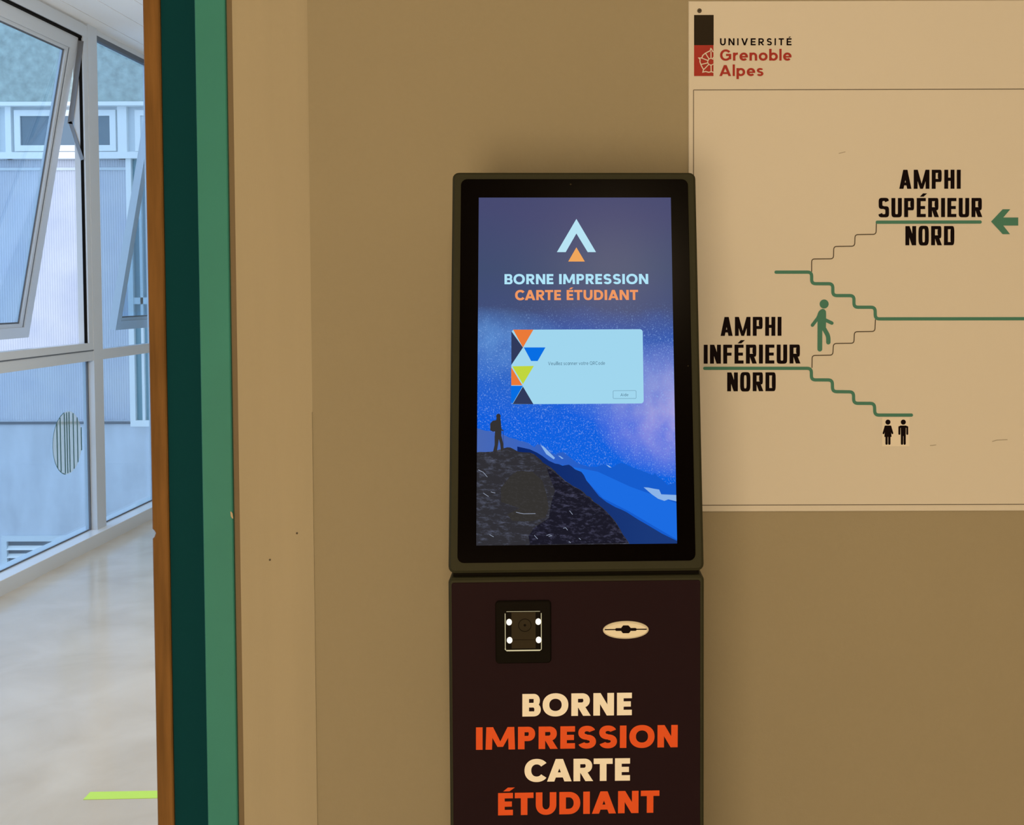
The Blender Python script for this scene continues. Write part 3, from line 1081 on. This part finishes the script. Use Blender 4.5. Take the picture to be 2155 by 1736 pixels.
# stair diagram
GW = wid(sp, (1800, 700), 6.8)
FR = wid(sp, (1800, 700), 8.5)
SH = HP
b = MB()
up = [(1633, 572.7), (1708, 572.6), (1708, 597), (1752.5, 597), (1752.5, 622), (1797, 622), (1797, 646.5), (1841.5, 646.5), (1842, 671), (2190, 670.6)]
b.strip(sp, fillet([sp.px(*p) for p in up], FR), GW, SH, caps=True)
b.build('stair_line', M['sgreen'], sign)
b = MB()
lo = [(1483, 775), (1707.3, 775), (1707.5, 799.3), (1751.5, 799.5), (1752, 824), (1796, 824.5), (1796.5, 848.6), (1840, 848.8), (1841, 873.4), (1918, 873.4)]
b.strip(sp, fillet([sp.px(*p) for p in lo], FR), GW, SH, caps=True)
b.build('stair_line', M['sgreen'], sign)
b = MB()
b.strip(sp, [sp.px(1846, 467.6), sp.px(2062.5, 467.2)], GW, SH, caps=True)
b.build('underline', M['sgreen'], sign)
TW = wid(sp, (1800, 700), 2.1)
b = MB()
b.strip(sp, fillet([sp.px(*p) for p in [(1708, 572), (1708, 545), (1754, 544.5), (1754.5, 518.7), (1798.5, 518), (1799.3, 493.8), (1843.5, 493), (1844.3, 466)]], FR * .75), TW, SH * .8)
b.build('thin_stair_line', M['rule'], sign)
b = MB()
b.strip(sp, fillet([sp.px(*p) for p in [(1708.7, 774), (1709, 748), (1752.5, 747.3), (1754, 722.8), (1797, 722.3), (1798, 698), (1841, 697.4), (1842.3, 672)]], FR * .75), TW, SH * .8)
b.build('thin_stair_line', M['rule'], sign)
b = MB()
ar = [(1885, 490), (1980, 390), (2042, 390), (1985, 457), (2107, 457), (2107, 523), (1985, 523), (2040, 593), (1980, 593)]
A_ = [sp.px(1600 + x / 3.883, 340 + y / 3.883) for x, y in ar]
b.poly(sp, [A_[0], A_[8], A_[7], A_[6], A_[3], A_[2], A_[1]], HP); b.poly(sp, [A_[3], A_[6], A_[5], A_[4]], HP)
b.build('arrow', M['sgreen'], sign)


def z6(x, y):
    return sp.px(1460 + x / 4.31, 600 + y / 4.31)


u6 = wid(sp, (1700, 700), 1) / 4.31
b = MB()
b.disc(sp, z6(1182, 171), 41 * u6, 41 * u6, HP)
b.poly(sp, [z6(*p) for p in ((1122, 262), (1133, 238), (1150, 222), (1168, 215), (1186, 220), (1198, 236), (1200, 260), (1200, 330), (1198, 400), (1122, 420))][::-1], HP)
b.strip(sp, [z6(1150, 246), z6(1124, 300), z6(1076, 363)], 31 * u6, HP, caps=True)
b.strip(sp, [z6(1185, 312), z6(1252, 344)], 31 * u6, HP, caps=True)
b.strip(sp, [z6(1144, 390), z6(1143, 580)], 44 * u6, HP, caps=True)
b.strip(sp, fillet([z6(1176, 385), z6(1220, 462), z6(1220, 518)], 40 * u6), 40 * u6, HP, caps=True)
b.build('walking_figure', M['sgreen'], sign)


def z7(x, y):
    return sp.px(1800 + x / 5.786, 800 + y / 5.786)


u7 = wid(sp, (1880, 900), 1) / 5.786
a, c = z7(325, 805), z7(660, 455)
b = MB(); b.poly(sp, rect(a[0], a[1], c[0], c[1]), HP * .6); pt = b.build('toilet_sticker', M['sticker'], sign)
b = MB()
b.disc(sp, z7(396, 510), 31 * u7, 31 * u7, HP * 1.4)
b.poly(sp, [z7(*p) for p in ((365, 552), (428, 552), (432, 600), (440, 690), (352, 690), (360, 600))][::-1], HP * 1.4)
for s in (-1, 1):
    b.strip(sp, [z7(396 + s * 30, 562), z7(396 + s * 54, 645)], 22 * u7, HP * 1.4, caps=True)
    b.strip(sp, [z7(396 + s * 17, 685), z7(396 + s * 17, 772)], 28 * u7, HP * 1.4, caps=True)
b.build('woman_pictogram', M['ink'], pt)
b = MB()
b.disc(sp, z7(583, 510), 31 * u7, 31 * u7, HP * 1.4)
b.poly(sp, [z7(*p) for p in ((545, 552), (620, 552), (638, 575), (614, 580), (612, 680), (553, 680), (551, 580), (526, 575))][::-1], HP * 1.4)
for s in (-1, 1):
    b.strip(sp, [z7(583 + s * 48, 570), z7(583 + s * 48, 653)], 24 * u7, HP * 1.4, caps=True)
    b.strip(sp, [z7(583 + s * 16, 670), z7(583 + s * 16, 772)], 28 * u7, HP * 1.4, caps=True)
b.build('man_pictogram', M['ink'], pt)
for words in ((('AMPHI', (1892.3, 397.4), (2021.6, 397.2), 40), ('SUPÉRIEUR', (1848.5, 457.0), (2066.6, 456.8), 40.2), ('NORD', (1905.2, 516.2), (2008.2, 516.0), 40.4)),
              (('AMPHI', (1516.4, 706.8), (1644.5, 706.5), 39.8), ('INFÉRIEUR', (1480.9, 765.2), (1683.9, 764.8), 39.8), ('NORD', (1530.3, 823.3), (1632.4, 823.0), 39.6))):
    b = MB()
    for t in words:
        write(b, sp, t[0], 'cond', t[1], t[2], t[3], HP)
    b.build('lecture_hall_lettering', M['ink'], sign)
for q in (((1957, 937.5), (1963, 937), (1970, 936)), ((2088, 929), (2098, 926), (2120, 925)), ((1765, 323), (1771, 321.5), (1779, 319.5))):
    b = MB(); b.strip(sp, [sp.px(*p) for p in q], .0013, HP)
    b.build('scuff', M['scuff'], sign)

# ================================================================== the print kiosk
PSI, TAU = math.radians(1.8), math.radians(10.0)
U = Vector((math.cos(PSI), math.sin(PSI), 0))
NF = Vector((math.sin(PSI), -math.cos(PSI), 0))       # towards the viewer
ZV = Vector((0, 0, 1))
K0 = Vector((-0.03, 1.46, 0))
body_pl = Plane(K0, U, ZV)                             # front of the column
kiosk = thing('print_kiosk', (K0.x, K0.y + .06, 0), 'slim dark standing print kiosk with lit touch screen and orange lettering', 'kiosk')
bx0, bz1 = body_pl.px(943.3, 1217.5)
bx1, _ = body_pl.px(1481.7, 1210.8)
hbl, hbr = body_pl.px(943, 1207), body_pl.px(1481.6, 1200)
hz0 = (hbl[1] + hbr[1]) / 2
bz1 = (bz1 + body_pl.px(1481.7, 1210.8)[1]) / 2
hw = (bx1 - bx0) / 2
kc = (bx0 + bx1) / 2
b = MB(); b.prism(Plane(Vector((K0.x, K0.y, 0)) + U * kc, U, -NF), rrect(-.22, -.07, .22, .24, .02), 0, .012, .002)
b.build('base_plate', M['case'], kiosk)
b = MB()
b.prism(Plane(K0 - NF * .13, U, ZV), rrect(bx0, .012, bx1, bz1, .006, 4), 0, .13, .003)
body = b.build('column', M['case'], kiosk)
p0, p1 = body_pl.px(950.3, 1225.5), body_pl.px(1473.5, 1221)
b = MB(); b.prism(body_pl, rrect(p0[0], .03, p1[0], (p0[1] + p1[1]) / 2, .003, 3), 0.0, .0012, .0004)
fp_ = b.build('front_panel', M['panel'], body)
fpl = Plane(K0 + NF * .0012, U, ZV)
for txt, q0, q1, cap, mm in (('BORNE', (1099.3, 1507.6), (1329.6, 1504.6), 47.5, 'cream'), ('IMPRESSION', (1001.8, 1577.6), (1426, 1572), 47.3, 'orange'),
                             ('CARTE', (1103.8, 1645.0), (1325.7, 1642.2), 47.4, 'cream'), ('ÉTUDIANT', (1048.2, 1715.5), (1387.5, 1709.6), 47.0, 'orange')):
    b = MB(); write(b, fpl, txt, 'bold', q0, q1, cap, .0004)
    b.build('column_lettering', M[mm], body)


def zs(x, y):
    return fpl.px(930 + x / 3.781, 1200 + y / 3.781)


us = wid(fpl, (1200, 1320), 1) / 3.781
# code reader
a, c = zs(428, 737), zs(868, 236)
b = MB(); b.prism(fpl, rrect(a[0], a[1], c[0], c[1], 30 * us), 0.0, .004, .0015)
rd = b.build('code_reader', M['dark'], kiosk)
rpl = Plane(K0 + NF * .0052, U, ZV)


def zr(x, y):
    return rpl.px(930 + x / 3.781, 1200 + y / 3.781)


a, c = zr(505, 638), zr(790, 325)
b = MB(); b.prism(rpl, rrect(a[0], a[1], c[0], c[1], 14 * us), 0, .0003)
b.build('reader_window', M['dark'], rd)
a2, c2 = zr(555, 622), zr(745, 332)
b = MB(); b.poly(rpl, rect(a2[0], a2[1], c2[0], c2[1]), .0005); b.build('reader_plate', M['lens'], rd)
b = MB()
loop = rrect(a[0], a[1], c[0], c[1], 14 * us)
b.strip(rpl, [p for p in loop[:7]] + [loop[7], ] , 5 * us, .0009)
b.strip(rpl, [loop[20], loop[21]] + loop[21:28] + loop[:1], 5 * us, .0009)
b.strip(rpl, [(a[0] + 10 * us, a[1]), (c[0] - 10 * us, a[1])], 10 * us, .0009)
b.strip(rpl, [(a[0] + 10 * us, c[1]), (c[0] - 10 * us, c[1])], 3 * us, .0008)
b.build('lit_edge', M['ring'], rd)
b = MB()
cc = zr(660, 436)
b.strip(rpl, [(cc[0] + 50 * us * math.cos(i * .2618), cc[1] + 50 * us * math.sin(i * .2618)) for i in range(25)], 5 * us, .0008)
b.disc(rpl, cc, 10 * us, 10 * us, .0008)
b.build('camera_lens', M['dark'], rd)
b = MB(); b.strip(rpl, [zr(560, 553), zr(742, 551)], 3 * us, .0008); b.build('reader_groove', M['dark'], rd)
for x, y in ((535, 411), (767, 407), (539, 555), (770, 552)):
    q = zr(x, y)
    b = MB(); b.prism(rpl, [(q[0] + 22 * us * math.cos(i * .3927), q[1] + 25 * us * math.sin(i * .3927)) for i in range(16)], 0.0004, .0014)
    b.build('led', M['led'], rd)
# card slot
q = zs(1463, 472)
b = MB(); b.prism(fpl, [(q[0] + 182 * us * math.cos(i * .1309), q[1] + 71 * us * math.sin(i * .1309)) for i in range(48)], 0.0, .004, .0022)
cs = b.build('card_slot', M['slot'], kiosk)
spl2 = Plane(K0 + NF * .0052, U, ZV)


def zc(x, y):
    return spl2.px(930 + x / 3.781, 1200 + y / 3.781)


b = MB()
b.strip(spl2, [zc(1296, 472), zc(1630, 469)], 9 * us, .0002)
b.strip(spl2, [zc(1390, 471), zc(1538, 470)], 23 * us, .0003, caps=True)
b.poly(spl2, [zc(*p) for p in ((1428, 486), (1440, 500), (1488, 500), (1500, 486), (1500, 455), (1484, 438), (1442, 438), (1428, 455))], .0004)
b.build('slot_opening', M['ink'], cs)

# tilted head with the display
HB = K0 + ZV * hz0
NH = (NF * math.cos(TAU) + ZV * math.sin(TAU)).normalized()
VH = (ZV * math.cos(TAU) - NF * math.sin(TAU)).normalized()
head_pl = Plane(HB, U, VH)
tl, tr = head_pl.px(957, 362), head_pl.px(1465, 362.5)
htop = (tl[1] + tr[1]) / 2
b = MB()
b.prism(Plane(HB - NH * .045, U, VH), rrect(bx0, 0.0, bx1, htop, .009, 4), 0, .045, .0035)
head = b.build('display_housing', M['case'], kiosk)
b = MB(); b.box(0, 0, 0, 0, 0, 0)
b = MB()
b.prism(Plane(K0 - NF * .11, U, ZV), rrect(bx0 + .006, bz1 - .01, bx1 - .006, hz0 + .03, .003, 3), 0, .100)
b.build('neck', M['dark'], kiosk)
g0, g1 = head_pl.px(961, 1186), head_pl.px(1463, 1178)
g2, g3 = head_pl.px(972, 377), head_pl.px(1448, 378)
gx0, gx1 = (g0[0] + g2[0]) / 2, (g1[0] + g3[0]) / 2
b = MB(); b.prism(head_pl, rrect(gx0, (g0[1] + g1[1]) / 2, gx1, (g2[1] + g3[1]) / 2, .009), 0.0, .0015, .0005)
bez = b.build('bezel', M['bezel'], kiosk)
dpl = Plane(HB + NH * .0015, U, VH)
for x, y, r in ((1448, 770, 1.6), (1201, 388, 2.0)):
    q = dpl.px(x, y)
    b = MB(); b.disc(dpl, q, r * .00064, r * .00064, .0004, 12); b.build('sensor', M['lens'], bez)
s0, s1, s2, s3 = dpl.px(1001, 1148.5), dpl.px(1424, 1143), dpl.px(1412.5, 416.3), dpl.px(1009, 415.5)
dx0, dx1, dy0, dy1 = (s0[0] + s3[0]) / 2, (s1[0] + s2[0]) / 2, (s0[1] + s1[1]) / 2, (s2[1] + s3[1]) / 2
M['screen'] = screen_mat()
b = MB(); b.poly(dpl, rect(dx0, dy0, dx1, dy1), .0003)
scr = b.build('screen', M['screen'], kiosk, fix=False)


def z9(x, y):                                          # lower half of the picture
    p = dpl.px(930 + x / 3.781, 900 + y / 3.781)
    return (min(max(p[0], dx0), dx1), min(max(p[1], dy0), dy1))


def z8(x, y):
    return dpl.px(930 + x / 3.781, 640 + y / 3.781)


def z3_(x, y):
    return dpl.px(930 + x / 3.781, 340 + y / 3.781)


def ridge(name, pts, m, h):
    b = MB()
    P = [z9(*p) for p in pts]
    bot = dy0
    for p, q in zip(P, P[1:]):
        if q[0] > p[0]:
            b.add([dpl(p[0], bot, h), dpl(q[0], bot, h), dpl(q[0], q[1], h), dpl(p[0], p[1], h)], [(0, 1, 2, 3)])
    return b.build(name, m, scr, fix=False)


far = [(270, 4), (310, 14), (345, 24), (400, 30), (470, 48), (540, 80), (580, 88), (620, 105), (655, 110), (690, 125), (735, 155), (750, 138), (765, 130), (785, 138), (800, 150), (830, 170), (870, 200), (905, 216), (925, 200), (960, 195), (985, 208), (1000, 222),
       (1025, 240), (1050, 260), (1100, 290), (1160, 308), (1230, 312), (1260, 298), (1290, 290), (1310, 300), (1340, 318), (1370, 308), (1395, 290), (1425, 280), (1460, 290), (1490, 306), (1520, 318), (1580, 338), (1640, 362), (1678, 378), (1695, 360), (1715, 385), (1745, 410), (1770, 428), (1795, 456), (1815, 452), (1840, 440), (1872, 432)]
ridge('far_mountains', far, rock_mat('blue_mountain_pixels', (72, 104, 180), (22, 92, 205), 3, (1.6, 1, 1), 'X'), .0006)
b = MB()
b.poly(dpl, [z9(*p) for p in ((900, 285), (1060, 330), (1150, 420), (1280, 560), (1480, 660), (1700, 790), (1872, 890), (1872, 600), (1500, 470), (1240, 350))], .0007)
b.build('valley_haze', glow('bright_blue_pixels', (28, 108, 226)), scr)
snow = glow('pale_snow_pixels', (140, 180, 232))
b = MB()
b.poly(dpl, [z9(*p) for p in ((1605, 474), (1640, 476), (1690, 486), (1728, 492), (1745, 530), (1872, 535), (1872, 585), (1800, 570), (1770, 582), (1720, 565), (1670, 530))], .0008)
b.build('snow_field', snow, scr)
for q in (((785, 138), (810, 150), (900, 240), (890, 252), (830, 210)), ((925, 222), (940, 225), (968, 245), (955, 248)), ((1305, 292), (1330, 302), (1350, 318), (1330, 315))):
    b = MB(); b.poly(dpl, [z9(*p) for p in q], .0008); b.build('snow_field', snow, scr)
mid = [(600, 150), (700, 172), (760, 200), (800, 225), (850, 262), (900, 285), (930, 290), (960, 302), (1010, 294), (1035, 310), (1060, 332), (1110, 352), (1130, 378), (1150, 420), (1175, 450), (1200, 482), (1250, 545), (1310, 592), (1380, 632), (1430, 652), (1470, 672), (1560, 730), (1650, 782), (1750, 842), (1872, 900)]
ridge('middle_slope', mid, rock_mat('navy_slope_pixels', (12, 38, 105), (26, 56, 120), 3, (1.2, 1, 1), 'X'), .0010)
near = [(270, 196), (300, 192), (345, 194), (400, 190), (430, 182), (480, 168), (520, 156), (545, 158), (570, 170), (610, 192), (650, 196), (700, 198), (735, 212), (765, 238), (790, 258), (800, 275), (860, 312), (900, 345), (920, 368), (950, 392), (980, 422), (1010, 440), (1040, 462), (1100, 492), (1130, 515), (1150, 540), (1180, 552), (1210, 590), (1250, 615), (1280, 640), (1310, 668), (1340, 700), (1370, 735), (1390, 762), (1420, 812), (1440, 850), (1470, 890), (1490, 920)]
ridge('rocky_hillside', near, rock_mat('dark_rock_pixels', (48, 47, 52), (98, 104, 126), 16, (1.0, 1, 1.5)), .0012)
b = MB()
b.poly(dpl, [z9(*p) for p in ((600, 345), (720, 350), (800, 420), (830, 520), (850, 640), (820, 720), (700, 745), (560, 740), (520, 690), (620, 640), (470, 590), (470, 480), (540, 390))][::-1], .0013)
b.build('dark_hollow', rock_mat('dark_grey_pixels', (52, 50, 48), (66, 64, 66), 14, (1, 1, 1.5)), scr)
b = MB()
b.poly(dpl, [z9(*p) for p in ((700, 930), (690, 860), (740, 790), (850, 720), (870, 600), (900, 500), (860, 400), (830, 310), (920, 375), (980, 426), (1040, 466), (1100, 496), (1150, 544), (1210, 594), (1280, 644), (1340, 704), (1390, 768), (1440, 856), (1486, 918))], .00125)
b.build('lower_rocks', rock_mat('navy_rock_pixels', (27, 26, 38), (84, 84, 112), 15, (1.0, 1, 1.5)), scr)
pale = glow('pale_stone_pixels', (150, 160, 182))
for q in (((735, 855), (762, 885)), ((832, 858), (852, 850), (876, 858), (850, 866)), ((290, 335), (330, 355), (362, 392)), ((330, 520), (372, 548)), ((390, 510), (425, 520)), ((590, 672), (650, 685), (745, 683)), ((1090, 878), (1105, 890)), ((380, 850), (412, 868)),
          ((965, 800), (985, 795), (1000, 815)), ((1010, 905), (1025, 915)), ((1015, 660), (1040, 690))):
    b = MB(); b.strip(dpl, [z9(*p) for p in q], 4 * us, .0014); b.build('pale_stone', pale, scr)
b = MB()                                               # the hiker
b.disc(dpl, z8(450, 892), 18 * us, 20 * us, .0014)
b.poly(dpl, [z8(*p) for p in ((436, 905), (466, 905), (470, 940), (474, 1010), (472, 1060), (420, 1060), (424, 1000), (430, 930))][::-1], .0014)
b.poly(dpl, [z8(*p) for p in ((438, 922), (405, 928), (385, 950), (385, 1005), (410, 1016), (440, 1010))][::-1], .0014)
b.poly(dpl, [z8(*p) for p in ((420, 1050), (456, 1050), (450, 1100), (438, 1172), (408, 1172), (420, 1120))][::-1], .0014)
b.poly(dpl, [z8(*p) for p in ((446, 1050), (474, 1050), (486, 1100), (494, 1160), (470, 1172), (464, 1110))][::-1], .0014)
b.strip(dpl, [z8(466, 960), z8(472, 1000), z8(490, 1006)], 9 * us, .0014)
b.strip(dpl, [z8(488, 1000), z8(489, 1130)], 3 * us, .0014)
b.build('hiker_silhouette', glow('silhouette_pixels', (52, 50, 50)), scr)
# logo and titles
b = MB()
V_ = [z3_(*p) for p in ((1070, 457), (915, 721), (985, 721), (1070, 573), (1160, 721), (1226, 721))]
b.poly(dpl, [V_[0], V_[1], V_[2], V_[3]], .0006); b.poly(dpl, [V_[0], V_[3], V_[4], V_[5]], .0006)
b.build('logo_chevron', glow('pale_cyan_pixels', (184, 228, 244)), scr)
b = MB(); b.poly(dpl, [z3_(*p) for p in ((1070, 683), (1005, 796), (1137, 796))], .0006)
b.build('logo_triangle', glow('apricot_pixels', (240, 166, 92)), scr)
b = MB(); write(b, dpl, 'BORNE IMPRESSION', 'semi', (1061.8, 598.3), (1364.3, 597.8), 21.3, .0006)
b.build('screen_title', glow('title_cyan_pixels', (176, 228, 248)), scr)
b = MB(); write(b, dpl, 'CARTE ÉTUDIANT', 'semi', (1084, 631.8), (1343, 631.3), 21.3, .0006)
b.build('screen_title', glow('title_orange_pixels', (240, 152, 98)), scr)
# message card
a, c = z8(552, 797), z8(1597, 200)
b = MB(); b.poly(dpl, rrect(a[0], a[1], c[0], c[1], 24 * us), .0009)
card = b.build('message_card', glow('card_cyan_pixels', (160, 214, 238)), scr)
for nm, rgb, tris in (('orange_triangle', (234, 122, 56), (((567, 204), (728, 204), (645, 346)), ((552, 502), (640, 646), (552, 646)))),
                      ('navy_triangle', (48, 58, 92), (((553, 216), (645, 346), (553, 484)), ((645, 656), (728, 796), (563, 796)))),
                      ('blue_triangle', (8, 110, 228), (((652, 345), (824, 345), (762, 453), (710, 453)), ((551, 650), (645, 650), (563, 792), (551, 780)))),
                      ('lime_triangle', (192, 214, 62), (((560, 495), (732, 492), (645, 637)),))):
    gm = glow(nm + '_pixels', rgb)
    for t in tris:
        b = MB(); b.poly(dpl, [z8(*p) for p in t][::-1], .0012); b.build(nm, gm, scr)
b = MB()
write(b, dpl, 'Veuillez scanner votre QRCode', 'tiny', (1153.5, 768.6), (1273.2, 767.7), 7.2, .0013)
gp = glow('grey_blue_pixels', (88, 128, 150))
b.build('card_lettering', gp, scr)
b = MB()
write(b, dpl, 'Aide', 'tiny', (1305.6, 833.9), (1322.4, 833.7), 5.9, .0013)
lp = rrect(*z8(1362, 752), *z8(1545, 688), 9 * us)
b.strip(dpl, lp + [lp[0]], 2.6 * us, .0013)
b.build('help_button', gp, scr)
